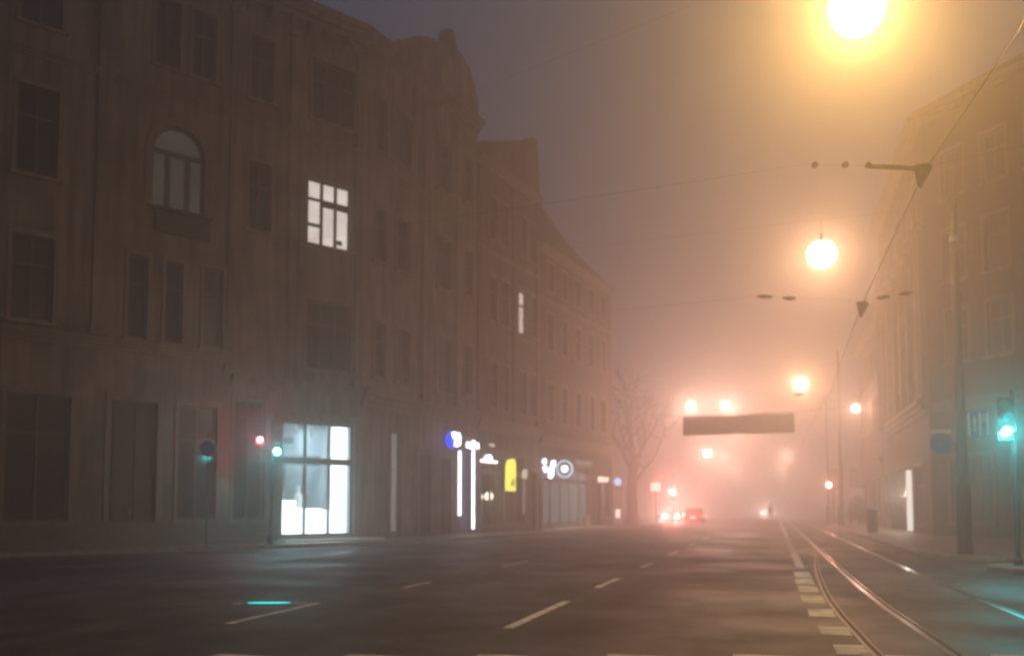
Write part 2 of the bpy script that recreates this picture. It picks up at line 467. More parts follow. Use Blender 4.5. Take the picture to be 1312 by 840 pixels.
        return self.part(rb, 'roof', roof_m)

def room(f, u0, u1, d, z0, z1, wall_m='white_wall'):
    """a shop interior behind a front: floor, ceiling, back and side walls"""
    mb = MB().box(u0-.1, u0, .31, d, z0, z1).box(u1, u1+.1, .31, d, z0, z1).box(u0, u1, d, d+.1, z0, z1)
    mb.box(u0, u1, .31, d, z1, z1+.1)
    f.part(mb, 'shop_room', wall_m)
    f.part(MB().box(u0, u1, .29, d, z0-.05, z0), 'shop_floor', 'room_floor')
def room_light(f, u, y, z, su, sy, power, col):
    f.part(MB().box(u-su/2-.03, u+su/2+.03, y-sy/2-.03, y+sy/2+.03, z+.005, z+.06), 'ceiling_lamp', 'frame_light')
    l = bpy.data.lights.new('lamp_light', 'AREA'); l.shape = 'RECTANGLE'; l.size = su; l.size_y = sy; l.energy = power; l.color = col
    o = bpy.data.objects.new('lamp_light', l); C.objects.link(o); o.parent = f.root; o.matrix_basis = f.mx @ T((u, y, z))

# ---- corner house on the left (slanted front and the start of the street front)
ha = thing('corner_house', 'tall brown corner house with arched upper window and bright white shop window', 'building', A1)
fa = Facade(ha, A0 - ea*5, A1); UA = 5.0      # five metres more to the left than A0
def wa(u0, u1, v0, v1, **k): return fa.window(u0+UA, u1+UA, v0, v1, **k)
# far left bay
for v0, v1 in ((7.66, 10.5), (12.6, 15.6), (17.8, 20.3)):
    wa(5.2, 6.5, v0, v1); wa(2.0, 3.3, v0, v1); wa(-1.4, -.1, v0, v1); wa(-4.2, -3.0, v0, v1)
# arched window, dimly lit
aw0, aw1, av0, av1 = 9.78+UA, 11.76+UA, 12.45, 15.6
fa.open(aw0, aw1, av0, av1, True)
W_, H_ = aw1-aw0, av1-av0; rr = W_/2; zt = H_-rr
mb = MB().box(0, .07, .13, .23, 0, zt).box(W_-.07, W_, .13, .23, 0, zt).box(.07, W_-.07, .13, .23, 0, .07).box(.07, W_-.07, .1, .23, zt-.13, zt+.07)
mb.box(.5, .72, .12, .23, .07, zt-.13).box(W_-.72, W_-.5, .12, .23, .07, zt-.13)
arc_o = [(rr - rr*math.cos(math.pi*k/16), zt + rr*math.sin(math.pi*k/16)) for k in range(17)]
arc_i = [(rr - (rr-.08)*math.cos(math.pi*k/16), zt + (rr-.08)*math.sin(math.pi*k/16)) for k in range(17)]
for k in range(16): mb.prism([arc_o[k], arc_o[k+1], arc_i[k+1], arc_i[k]], .13, .23)
aw = link('arched_window', mb.mesh('arched_window', 'frame'), ha, fa.mx @ T((aw0, 0, av0)))
for x0, x1 in ((.07, .5), (.72, W_-.72), (W_-.5, W_-.07)):
    MB().box(x0-.01, x1+.01, .18, .19, .06, zt-.12).build('pane', 'lit_dim', aw)
MB().prism([(.06, zt+.06)] + arc_i[1:16] + [(W_-.06, zt+.06)], .18, .19).build('fanlight', 'lit_dim', aw)
so = [(rr - (rr+.3)*math.cos(math.pi*k/16), zt + (rr+.3)*math.sin(math.pi*k/16)) for k in range(17)]
sb = MB()
for k in range(16): sb.prism([so[k], so[k+1], arc_o[k+1], arc_o[k]], -.07, .02)
sb.box(-.3, 0, -.07, .02, 0, zt).box(W_, W_+.3, -.07, .02, 0, zt).build('surround', 'trim_a', aw)
fa.part(MB().box(9.9+UA, 12.0+UA, -.12, .02, 11.5, 12.4).box(9.8+UA, 12.1+UA, -.25, .02, 12.3, 12.43), 'apron_panel', 'panel_dark')
wa(9.76, 10.7, 17.8, 20.35); wa(11.2, 12.1, 17.8, 20.35)
# three tall narrow windows
for u0, u1 in ((9.02, 9.72), (10.38, 11.02), (11.85, 12.62)):
    wa(u0, u1, 7.5, 10.5, cols=1)
# bay above the shop: bright window, dark ones over and under it
def lit_window(u0, u1, v0, v1):
    fa.open(u0, u1, v0, v1); W, H = u1-u0, v1-v0; fw = .08
    mb = MB().box(0, fw, .12, .22, 0, H).box(W-fw, W, .12, .22, 0, H).box(fw, W-fw, .12, .22, 0, fw).box(fw, W-fw, .12, .22, H-fw, H)
    x1, x2 = W*.345, W*.665; zt = H*.70
    for x in (x1, x2): mb.box(x-.07, x+.07, .11, .215, fw, H-fw)
    mb.box(fw, W-fw, .10, .21, zt-.06, zt+.06)
    mb.box(fw, x1-.07, .115, .21, H*.28, H*.28+.14)
    win = link('window', mb.mesh('window', 'frame'), ha, fa.mx @ T((u0, 0, v0)))
    cols = ((fw, x1-.07), (x1+.07, x2-.07), (x2+.07, W-fw))
    for i, (a, b) in enumerate(cols):
        MB().box(a-.005, b+.005, .17, .182, zt+.05, H-fw+.01).build('pane', 'lit_room', win)
        MB().box(a-.005, b+.005, .17, .182, fw-.01, zt-(.05 if i == 0 else .22)).build('pane', 'lit_room', win)
        if i: MB().box(a, b, .165, .175, zt-.225, zt-.055).build('blind', 'frame', win)
    MB().box(W*.72, W*.84, .155, .168, .22, .42).build('plant_pot', 'black', win)
    MB().box(-.15, 0, -.05, .03, 0, H).box(W, W+.15, -.05, .03, 0, H).box(-.15, W+.15, -.055, .03, H, H+.2).build('surround', 'trim_a', win)
    MB().box(-.2, W+.2, -.14, .05, -.15, -.002).build('sill', 'trim_a', win)
lit_window(16.28+UA, 18.40+UA, 12.35, 15.10)
wa(16.3, 18.45, 7.15, 10.0, cols=3); wa(16.4, 18.5, 17.7, 20.25, cols=3)
wa(13.6, 14.6, 12.4, 15.1); wa(13.6, 14.6, 17.7, 20.25)
# ground floor
def shop_window(f, u0, u1, v0, v1, cols, zt, fw=.10, name='shop_window', glass='clear_glass'):
    f.open(u0, u1, v0, v1); W, H = u1-u0, v1-v0
    mb = MB().box(0, fw, .1, .24, 0, H).box(W-fw, W, .1, .24, 0, H).box(fw, W-fw, .1, .24, 0, fw).box(fw, W-fw, .1, .24, H-fw, H)
    xs = [fw] + [W*k/cols for k in range(1, cols)] + [W-fw]
    for x in xs[1:-1]: mb.box(x-fw*.4, x+fw*.4, .11, .235, fw, H-fw)
    t = zt - v0
    mb.box(fw, W-fw, .09, .23, t-.13, t+.13)
    win = link(name, mb.mesh(name, 'frame'), f.root, f.mx @ T((u0, 0, v0)))
    for i in range(cols):
        g = fw*.4
        for z0, z1 in ((fw-.01, t-.12), (t+.12, H-fw+.01)):
            MB().box(xs[i]+(g if i else 0)-.008, xs[i+1]-(g if i < cols-1 else 0)+.008, .16, .17, z0, z1).build('pane', glass, win)
    MB().box(-.25, W+.25, -.16, .05, -.16, -.004).build('sill', 'trim_a', win)
    if not f.root.name.startswith('gabled'): MB().box(-.4, W+.9, -1.1, -.165, -v0+.12, -v0+.2).build('step', 'step_stone', win)
    MB().box(-.3, 0, -.08, .03, 0, H).box(W, W+.3, -.08, .03, 0, H).box(-.3, W+.3, -.09, .03, H, H+.35).build('surround', 'trim_a', win)
    return win
S0, S1 = 15.28+UA, 18.69+UA
shop_window(fa, S0, S1, .30, 4.95, 3, 3.35)
room(fa, S0-.8, S1+.15, 6.0, .22, 5.3, 'shop_wall')
fa.part(MB().box(S0+.92, S0+1.14, 1.6, 1.9, .22, 3.2), 'pillar', 'grey_unit')
fa.part(MB().box(S0+.1, S0+.7, 2.4, 2.7, 2.45, 2.75), 'hanging_plate', 'panel_dark')
fa.part(MB().lathe([(.1, 0), (.22, .2), (.16, .6), (.2, .95), (.08, 1.1), (.1, 1.3), (.02, 1.4)], 12, (S0+1.95, 2.0, 1.0)), 'mannequin', 'white_wall')
fa.part(MB().lathe([(.1, 0), (.2, .2), (.15, .6), (.19, .95), (.08, 1.1), (.1, 1.3), (.02, 1.4)], 12, (S0+2.55, 2.6, 1.0)), 'mannequin', 'panel_dark')
for k in range(4): fa.part(MB().tube([(S0+.3+k*.75, 2.0, 5.28), (S0+.3+k*.75, 2.0, 4.6-.12*(k % 2))], .05, 6), 'pendant', 'panel_dark')
room_light(fa, S0+1.8, 1.6, 5.15, 2.6, .5, 160, (.75, .93, 1)); room_light(fa, S0+1.8, 4.2, 5.15, 2.6, .5, 160, (.75, .93, 1))
fa.part(MB().box(S0+.1, S0+.95, .5, 1.1, .22, 1.75), 'display_cabinet', 'cabinet_white')
fa.part(MB().box(S0+1.2, S0+2.25, .6, 1.2, .22, 1.42), 'display_cabinet', 'cabinet_white')
fa.part(MB().box(S0+2.3, S0+2.75, .6, 1.2, .22, 1.35), 'display_cabinet', 'cabinet_white')
fa.part(MB().box(S1-.62, S1-.08, .45, .8, .22, 4.85), 'light_column', 'cabinet_white')
sh = MB()
for x0, x1 in ((S0-.6, S0+.9), (S0+1.2, S0+2.3), (S0+2.45, S1-.7)):
    sh.box(x0, x1, 5.4, 5.9, .22, 2.9)
    for k in range(5): sh.box(x0, x1, 5.2, 5.4, .5+k*.5, .54+k*.5)
fa.part(sh, 'shelving', 'grey_unit')
for k in range(9):
    x = S0 + random.uniform(-.3, 2.5); z = random.uniform(1.2, 2.8)
    fa.part(MB().box(x, x+random.uniform(.12, .35), 4.9, 5.15, z, z+random.uniform(.2, .5)), 'goods', 'panel_dark' if k % 2 else 'white_wall')
fa.part(MB().box(S0-.6, S1, 2.6, 2.8, 3.25, 3.75), 'bulkhead', 'grey_unit')
fa.part(MB().box(S0+1.5, S0+1.8, 2.2, 2.5, 4.2, 4.45), 'hanging_lamp', 'black')
wa(13.2, 14.5, 1.0, 5.6, cols=2, rows=(.7,))
fa.door(8.55+UA, 10.2+UA, .14, 5.2, surround='trim_a')
wa(11.0, 12.5, 1.0, 5.2, cols=2, rows=(.7,)); wa(5.2, 7.2, 1.0, 5.2, cols=2, rows=(.7,)); wa(1.8, 3.8, 1.0, 5.2); wa(-1.8, .2, 1.0, 5.2)
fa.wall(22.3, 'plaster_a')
fa.cornice(6.05, .5, .28, 'trim_a', 13+UA, fa.L-.02); fa.cornice(6.95, .42, .22, 'trim_a', 0, 13+UA-.02)
fa.cornice(16.6, .3, .14, 'trim_a'); fa.cornice(21.6, .75, .6, 'trim_a', name='eaves_cornice')
bk = MB().box(-.13, .13, -.42, .0, 0, .45).mesh('bracket', 'trim_a')
for u in [x*.9+.5 for x in range(int(fa.L/.9))]: link('bracket', bk, ha, fa.mx @ T((u, 0, 21.15)))
for u in (13.0, 15.6, 18.85, 8.0, 4.2): fa.pilaster(u+UA, .5, 7.4 if u < 13 else 6.6, 21.1, .12, 'plaster_a')
fa.part(MB().box(0, S0-.32, -.08, .02, .1, .95).box(S1+.32, fa.L, -.08, .02, .1, .95), 'plinth', 'plinth')
fa.shell(22.3, 12, 'plaster_a', ends=(True, False))
# its street front
fb = Facade(ha, A1, A1 + eb*10.9)
for v0, v1 in ((7.2, 9.6), (12.4, 14.8), (17.4, 19.8)):
    fb.window(1.0, 1.9, v0, v1, cols=1); fb.window(2.8, 4.0, v0, v1)
    fb.window(6.6, 7.95, v0, v1+.2); fb.window(9.5, 10.4, v0+.2, v1+.3, cols=1)
fb.window(2.42, 3.28, .35, 4.85, glass='lit_pale', cols=1, rows=(.62,), surround='trim_a', sill=False, fw=.05)
fb.door(4.9, 6.1, .14, 4.0, surround='trim_a')
fb.door(7.0, 8.1, .14, 3.9, surround=None)
fb.open(8.75, 10.75, .14, 4.5)
fb.wall(22.0, 'plaster_a')
nb = fb.part(MB().box(8.75, 10.75, .2, .26, .14, 4.5).box(9.3, 10.1, .17, .2, .2, 2.6), 'shop_front_panel', 'blue_panel')
fb.cornice(5.75, .75, .3, 'trim_a'); fb.cornice(16.4, .3, .14, 'trim_a'); fb.cornice(21.7, .7, .5, 'trim_a', name='eaves_cornice', u1=10.9)
fb.part(MB().prism([(0, 22), (0, 22.5), (2.2, 22.9), (4.4, 24.2), (5.6, 24.7), (7.0, 25.0), (7.5, 25.3), (7.75, 26.15), (8.2, 26.15), (8.45, 25.4), (9.2, 25.3), (9.9, 25.0), (10.5, 24.3), (10.9, 23.4), (10.9, 22)], -.06, .6), 'gable', 'plaster_a')
for u in (4.6, 6.6, 8.6): fb.part(MB().box(u, u+.7, -.12, .04, 22.5, 23.6), 'gable_panel', 'trim_a')
fb.shell(22.0, 12, 'plaster_a', ends=(False, True))
for u in (.3, 5.3, 8.7): fb.pilaster(u, .45, 6.6, 21.4, .12, 'plaster_a')

# ---- second house
P = A1 + eb*10.9; Q = A1 + eb*19.4
hb = thing('gabled_house', 'brown terraced house with rising stepped parapet and one narrow lit window', 'building', P)
fc = Facade(hb, P, Q)
for v0, v1 in ((6.95, 9.45), (11.8, 14.3), (16.4, 18.8)):
    for u0, u1 in ((1.5, 2.5), (3.0, 4.0), (7.1, 8.0)): fc.window(u0, u1, v0, v1)
fc.window(5.5, 6.55, 6.95, 9.45); fc.window(5.5, 6.55, 16.4, 18.8)
fc.window(5.40, 6.6, 11.75, 14.35, glass='lit_room_warm', cols=1, rows=(.66,), each=True, fw=.1)
shop_window(fc, .5, 3.4, .5, 4.3, 2, 3.4, glass='clear_glass')
room(fc, .3, 6.6, 4.5, .22, 5.0, 'plaster_r')
shop_window(fc, 3.9, 6.2, .5, 4.3, 2, 3.4)
fc.door(6.9, 8.0, .14, 3.6, surround='trim_a')
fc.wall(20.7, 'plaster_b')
fc.cornice(5.6, .7, .3, 'trim_a'); fc.cornice(15.4, .3, .14, 'trim_a'); fc.cornice(20.2, .5, .4, 'trim_a', name='eaves_cornice')
fc.part(MB().prism([(0, 20.7), (0, 21.2), (.4, 21.5), (4, 22.8), (7.3, 24.05), (7.5, 24.3), (8.1, 24.3), (8.3, 23.6), (8.5, 22.0), (8.5, 20.7)], -.05, .6), 'parapet', 'plaster_b')
fc.shell(20.7, 12, 'plaster_b')
for u in (.25, 4.75, 8.2): fc.pilaster(u, .4, 6.4, 20.1, .12, 'plaster_b')
# ---- third house
P = A1 + eb*19.4; Q = B1
hc = thing('end_house', 'lower brown terraced house at the street end with ring sign shop', 'building', P)
fd = Facade(hc, P, Q)
for v0, v1 in ((6.9, 9.3), (11.4, 13.7), (15.2, 17.0)):
    for u0 in (1.2, 3.6, 6.2, 8.8, 11.3): fd.window(u0, u0+1.1, v0, v1)
shop_window(fd, .4, 8.8, .4, 4.0, 5, 3.2)
room(fd, .2, 9.2, 4.5, .22, 4.8, 'grey_unit')
room_light(fd, 4.5, .7, 4.4, 6, .4, 330, (.85, 1, .95))
fd.door(10.0, 11.2, .14, 3.2, surround='trim_a')
fd.window(11.9, 13.2, .8, 3.4)
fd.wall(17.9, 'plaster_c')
fd.cornice(5.3, .6, .3, 'trim_a'); fd.cornice(14.4, .25, .12, 'trim_a'); fd.cornice(17.4, .5, .4, 'trim_a', name='eaves_cornice')
fd.part(MB().prism([(0, 17.9), (0, 20.5), (2.5, 19.7), (6.2, 18.9), (10, 18.5), (fd.L, 18.1), (fd.L, 17.9)], -.05, .6), 'parapet', 'plaster_c')
fd.shell(17.9, 12, 'plaster_c')

# ---- right-hand corner house
hr = thing('cut_corner_house', 'ochre corner house with pilasters and a lit shop doorway beside the tram track', 'building', (7.3, 48.5, 0))
fr_ = Facade(hr, (7.3, 68.5), (7.3, 48.5))
for v0, v1 in ((8.2, 10.6), (12.0, 14.4), (16.0, 18.2)):
    for u0 in (1.0, 4.0, 7.0, 10.0, 13.1, 16.6): fr_.window(u0, u0+1.3, v0, v1, surround='trim_r')
fr_.open(3.6, 13.4, .14, 3.75)
fr_.window(1.0, 2.6, .8, 3.6, surround='trim_r'); fr_.window(14.6, 17.6, .6, 3.6, surround='trim_r', cols=3)
fr_.wall(20.7, 'plaster_r', depth=.5)
mb = MB()
rc = fr_.part(MB().box(3.5, 13.5, 1.3, 1.4, .1, 4.0).box(3.4, 3.6, .5, 1.3, .1, 4.0).box(13.4, 13.6, .5, 1.3, .1, 4.0).box(3.5, 13.5, .5, 1.3, 3.75, 3.9), 'entrance_recess', 'plaster_s')
for u in (4.2, 6.2, 8.2, 10.2):
    g = fr_.part(MB().box(u, u+1.7, 1.2, 1.29, .2, 3.2), 'shop_pane', 'dark_glass')
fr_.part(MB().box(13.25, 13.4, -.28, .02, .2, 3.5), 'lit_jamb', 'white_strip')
light('lamp_light', hr, (0, 0, 0), 260, (1, .9, .75), .2).matrix_basis = fr_.mx @ T((12.4, -.15, 2.2))
fr_.cornice(5.95, .7, .55, 'trim_r', 6, fr_.L); fr_.cornice(5.4, .4, .3, 'trim_r', 0, 5.98)
fr_.cornice(15.1, .3, .18, 'trim_r'); fr_.cornice(20.1, .6, .55, 'trim_r', name='eaves_cornice')
for u in (.3, 3.2, 6.2, 9.2, 12.2, 15.0, 18.6, 19.6): fr_.pilaster(u, .35, 6.7, 15.0, .28, 'trim_r')
fr_.shell(20.7, 14, 'plaster_r', ends=(True, False))
fr2 = Facade(hr, (7.3, 48.5), (12.2, 41.5))
for v0, v1 in ((8.2, 10.6), (12.0, 14.4), (16.0, 18.2)):
    for u0 in (1.2, 3.6, 6.0): fr2.window(u0, u0+1.3, v0, v1, surround='trim_r')
fr2.window(1.2, 3.6, .8, 3.8, surround='trim_r', cols=3); fr2.door(4.8, 6.4, .14, 3.8, surround='trim_r')
fr2.wall(20.7, 'plaster_r'); fr2.cornice(5.95, .5, .35, 'trim_r'); fr2.cornice(20.1, .6, .55, 'trim_r', name='eaves_cornice')
fr2.shell(20.7, 10, 'plaster_r', ends=(False, False))
fr3 = Facade(hr, (12.2, 41.5), (44, 38.5))
for v0, v1 in ((8.2, 10.6), (12.0, 14.4), (16.0, 18.2), (1.0, 4.0)):
    for k in range(9): fr3.window(1.2+k*3.3, 2.7+k*3.3, v0, v1, surround='trim_r')
fr3.wall(20.7, 'plaster_r'); fr3.cornice(5.95, .5, .35, 'trim_r'); fr3.cornice(20.1, .6, .55, 'trim_r', name='eaves_cornice')
fr3.shell(20.7, 14, 'plaster_r', ends=(False, True))
# ---- lower house next to it
hs = thing('low_house', 'lower ochre house beyond the corner house with a wall lantern', 'building', (7.3, 84, 0))
fs = Facade(hs, (7.25, 84), (7.25, 68.6))
for v0, v1 in ((7.2, 9.4), (11.0, 13.0)):
    for u0 in (1.4, 4.2, 7.0, 9.8, 12.6): fs.window(u0, u0+1.2, v0, v1, surround='trim_r')
for u0 in (2.0, 5.5, 9.0, 12.2): fs.window(u0, u0+1.8, .9, 3.6, surround='trim_r')
fs.wall(14.6, 'plaster_s'); fs.cornice(4.4, .5, .3, 'trim_r'); fs.cornice(14.0, .6, .5, 'trim_r', name='eaves_cornice')
fs.part(MB().prism([(0, 14.6), (fs.L, 14.6), (fs.L, 17.6), (8, 16.6), (5, 15.4), (2, 14.8)], .0, .5), 'parapet', 'plaster_s')
fs.shell(14.6, 12, 'plaster_s')

# ------------------------------------------------------------------ shop signs of the left terrace
def on(f, u, v, y=0): return f.mx.copy()
def sign_thing(name, label, f, u, v, y=-.1, cat='sign', group=None):
    t = thing(name, label, cat, (0, 0, 0), 0, group)
    t.matrix_basis = T(f.root.location) @ f.mx @ T((u, y, v))
    return t
def blob(pts, y0, y1, name, m, parent): return MB().prism(pts, y0, y1).build(name, m, parent)
def ell(cx, cz, rx, rz, n=18): return [(cx + rx*math.cos(2*math.pi*k/n), cz + rz*math.sin(2*math.pi*k/n)) for k in range(n)]
# projecting signs hang square to the front, so their faces look along the street
def hung_sign(name, label, f, u, v, out):
    t = thing(name, label, 'sign'); t.matrix_basis = T(f.root.location) @ f.mx @ T((u, -out, v)) @ Matrix.Rotation(R(-90), 4, 'Z')
    MB().box(-out - .02, -.1, .03, .07, -.03, .03).build('bracket', 'pole', t)
    return t
t = hung_sign('logo_sign', 'glowing round blue sign with white figure above the neon shop front', fb, 7.45, 4.84, .5)
blob(ell(-.12, -.02, .34, .42), 0, .1, 'disc', 'neon_blue', t)
blob([(.02, -.32), (.1, -.05), (-.06, .14), (-.1, .32), (.06, .38), (.2, .26), (.32, .32), (.38, .08), (.36, -.30), (.2, -.38)], -.03, .05, 'figure', 'neon_white', t)
MB().box(.2, .28, -.02, .06, .33, .52).build('finial', 'sign_grey', t)
for u, v0, v1, lab in ((8.93, 1.05, 4.35, 'shorter white neon tube at the left edge of the blue shop front'), (10.45, .35, 4.45, 'longer white neon tube at the right edge of the blue shop front')):
    t = sign_thing('neon_tube', lab, fb, u, v0, -.06, 'neon light')
    MB().tube([(0, 0, 0), (0, 0, v1-v0)], .07, 8).build('tube', 'neon_white', t)
    MB().box(-.1, .1, .05, .1, 0, v1-v0).build('backing', 'sign_grey', t)
t = sign_thing('crown_sign', 'small white lit crown sign on top of the longer neon tube', fb, 10.45, 4.58, -.12)
blob([(-.75, .0), (-.7, .28), (-.25, .22), (0, .42), (.25, .22), (.5, .3), (.6, .02), (0, -.06)], 0, .1, 'crown', 'neon_white', t)
t = sign_thing('dome_sign', 'white lit dome shaped sign with a bar under it', fc, 1.35, 3.9, -.12)
blob([(-1.0, 0), (1.0, 0), (1.0, .12), (-1.0, .12)], 0, .1, 'bar', 'neon_white', t)
blob([(-.4, .12), (.4, .12)] + [(.4*math.cos(a*math.pi/8), .15+.28*math.sin(a*math.pi/8)) for a in range(9)], 0, .1, 'dome', 'neon_white', t)
t = sign_thing('small_plate', 'little pale lit plate above the dome sign', fc, 1.75, 4.8, -.1)
blob([(-.3, 0), (.3, -.03), (.32, .14), (-.28, .16)], 0, .06, 'plate', 'lit_room_warm', t)
t = sign_thing('yellow_sign', 'tall rounded yellow lit sign with a dark squiggle', fc, 4.05, 2.4, -.2)
blob([(-.6, 0), (.55, 0), (.6, 1.2), (.6, 1.55), (.45, 1.85), (.0, 1.8), (-.35, 1.75), (-.6, 1.4)], 0, .14, 'board', 'neon_yellow', t)
blob([(-.1, .25), (-.02, .22), (.1, .42), (.35, .28), (.38, .36), (.1, .56), (-.05, .5)], -.02, .01, 'squiggle', 'panel_dark', t)
blob([(.05, .62), (.35, .5), (.4, .56), (.08, .72)], -.02, .01, 'squiggle', 'panel_dark', t)
for u, z, lab, p in ((1.75, 2.05, 'warm round shop lamp hanging inside under the dome sign', 25), (3.05, 2.1, 'smaller warm shop lamp hanging beside the yellow sign', 15)):
    t = sign_thing('shop_lamp', lab, fc, u, z, .75, 'lamp')
    MB().lathe([(.02, -.26), (.2, -.15), (.27, 0), (.2, .15), (.02, .24)], 14).build('globe', 'lamp_warm', t, smooth=True)
    MB().tube([(0, 0, .24), (0, 0, 2.6)], .015, 5).build('cord', 'black', t)
    light('lamp_light', t, (0, -.1, -.4), p, (1, .8, .55), .1)
t = sign_thing('hanging_sign', 'narrow pale vertical sign beside the yellow sign', fc, 5.15, 1.1, -.5)
MB().box(-.12, .12, 0, .06, 0, 2.0).build('board', 'lit_pale', t)
blob([(-.2, 2.05), (.4, 2.05), (.45, 2.5), (.1, 2.6), (-.2, 2.4)], 0, .08, 'emblem', 'lit_room_warm', t)
MB().box(-.03, .03, .06, .52, 2.3, 2.36).build('bracket', 'pole', t)
# white figure and ring
t = hung_sign('figure_sign', 'white lit figure sign shaped like a forked plant beside the ring', fd, .25, 3.24, .55)
K = .44
blob([(x*K+.05, z) for x, z in ell(-.85, 1.06, .30, .17)], 0, .1, 'head', 'neon_white', t)
blob([(x*K+.05, z*.95) for x, z in ((-1.1, .7), (-.7, .86), (-.3, .58), (.1, .75), (.25, 1.12), (.75, 1.17), (.8, .85), (.5, .6), (.55, .2), (.1, -.02), (-.25, .1), (-.1, .38), (-.9, .45))], 0, .1, 'body', 'neon_white', t)
t = hung_sign('ring_sign', 'round white lit sign with a bright centre inside a ring', fd, 2.3, 3.9, .75)
MB().lathe([(.22, 0), (.22, .1), (.001, .1)], 22, axis='y').build('disc', 'neon_white', t)
MB().lathe([(.46, .05), (.46, .09), (.001, .09)], 22, axis='y').build('backing', 'sign_grey', t)
o_, i_ = ell(0, 0, .56, .56, 32), ell(0, 0, .46, .46, 32); mb = MB()
for k in range(32): mb.prism([o_[k], o_[(k+1) % 32], i_[(k+1) % 32], i_[k]], 0, .1)
mb.build('ring', 'neon_cyan', t)
t = sign_thing('fascia_sign', 'long dim grey fascia sign beside the ring sign', fd, 7.5, 4.3, -.12)
MB().box(-1.7, 1.7, 0, .1, 0, .42).build('board', 'lit_pale', t); MB().box(-1.5, 1.5, -.03, 0, .12, .28).build('lettering', 'poster', t)
t = sign_thing('lit_bracket_sign', 'small pinkish lit sign over the end house door', fd, 10.6, 3.3, -.5)
blob([(-1.0, -.05), (1.0, .0), (1.0, .35), (.3, .28), (-.4, .38), (-1.0, .3)], 0, .1, 'board', 'poster_lit', t)
MB().box(-.2, .2, .02, .08, -1.6, -.1).build('hanging_plate', 'lit_pale', t); MB().box(-.03, .03, .1, .52, .1, .16).build('bracket', 'pole', t)
t = sign_thing('light_pipe', 'thin pale vertical light at the edge of the ring sign shop', fd, 6.95, 1.1, -.1, 'light')
MB().tube([(0, 0, 0), (0, 0, 1.75)], .12, 8).build('tube', 'lit_pale', t); MB().box(-.1, .1, .05, .1, 0, 1.7).build('backing', 'sign_grey', t)
t = sign_thing('pavement_stand', 'small pale pavement stand in front of the ring sign shop', fd, 6.2, .12, -.9, 'stand')
MB().prism([(-.4, 0), (.4, 0), (.32, .8), (-.32, .8)], 0, .05).build('board', 'poster', t); MB().prism([(-.4, 0), (.4, 0), (.32, .8), (-.32, .8)], .3, .35).build('back_board', 'poster', t)

# ------------------------------------------------------------------ overhead: lamps, wires, banner
WIRES = thing
def wire(label, pts, r=.002, name='span_wire', group=None):
    t = tag(MB().tube(pts, r, 5).build(name, 'wire'), label, 'wire', group); return t
def sag(a, b, d=.25, n=10):
    a = Vector(a); b = Vector(b)
    return [a + (b-a)*(k/n) - Vector((0, 0, d*4*(k/n)*(1-k/n))) for k in range(n+1)]
def hung_lamp(label, p, power, col, glow, r=.30, group=None, rod=.45):
    t = thing('street_lamp', label, 'street lamp', p, 0, group)
    MB().lathe([(.02, -r), (r*.55, -r*.85), (r*.9, -r*.45), (r, 0), (r*.95, r*.3), (r*.8, r*.6), (r*.5, r*.82)], 18).build('globe', glow, t, smooth=True)
    MB().lathe([(r*.70, r*.48), (r*.72, r*.55), (r*.45, r*.8), (r*.12, r*.95), (r*.08, r*1.5), (.01, r*1.55)], 16).build('cap', 'pole', t, smooth=True)
    MB().tube([(0, 0, r*1.5), (0, 0, r*1.5+rod)], .005, 6).build('hanger', 'pole', t)
    light('lamp_light', t, (0, 0, -.05), power, col, r*.8)
    return t
SOD = (1, .54, .15); AMB = (1, .51, .25); FAR = (1, .55, .42)
hung_lamp('large yellow street lamp hung above the tram track before the first wire clamp', (1.36, 14.6, 9.0), 2900, SOD, 'glow_sodium', .42)
hung_lamp('bright amber street lamp hung over the track between the two overhead wire spans', (1.53, 29.0, 9.0), 1800, AMB, 'glow_amber', .42)
hung_lamp('amber street lamp hung over the track above the right end of the banner', (1.75, 59.4, 9.0), 2700, AMB, 'glow_amber', .40)
hung_lamp('amber street lamp above the left end of the dark banner', (-5.76, 70.2, 9.0), 2500, FAR, 'glow_amber', .30)
hung_lamp('amber street lamp above the middle of the dark banner', (-3.25, 70.6, 9.0), 2500, FAR, 'glow_amber', .30)
hung_lamp('pale street lamp hung below the banner over the red car', (-6.5, 99, 7.1), 3000, FAR, 'glow_amber', .40)
for i, (x, y) in enumerate(((-3.2, 95), (1.8, 135), (-6.5, 135), (1.8, 175), (-6.5, 175))):
    hung_lamp('faint far street lamp swallowed by the fog down the street', (x, y, 9.6 if y < 100 else 8.6), 2600, FAR, 'glow_far', .3, 'far lamps lost in the fog')
# spans that carry the lamps
pA = lambda u, z: tuple(A0 + ea*u + Vector((0, 0, z)))
pB = lambda u, z: tuple(A1 + eb*u + Vector((0, 0, z)))
wire('thin span wire carrying the large yellow lamp', [pA(9, 11.5), (1.36, 14.6, 10.05), (6.4, 14.2, 10.4)])
wire('thin span wire carrying the bright amber lamp', [pA(18.8, 11.4), (1.53, 29.0, 10.05), (5.27, 29.5, 10.3)])
wire('thin span wire carrying the lamp above the banner end', [pB(23.5, 10.6), (1.75, 59.4, 10.0), (7.3, 59.4, 10.4)])
wire('thin span wire carrying the pair of lamps above the banner', [pB(33, 10.4), (-5.76, 70.2, 9.98), (-3.25, 70.6, 9.98), (7.25, 70.6, 10.4)])
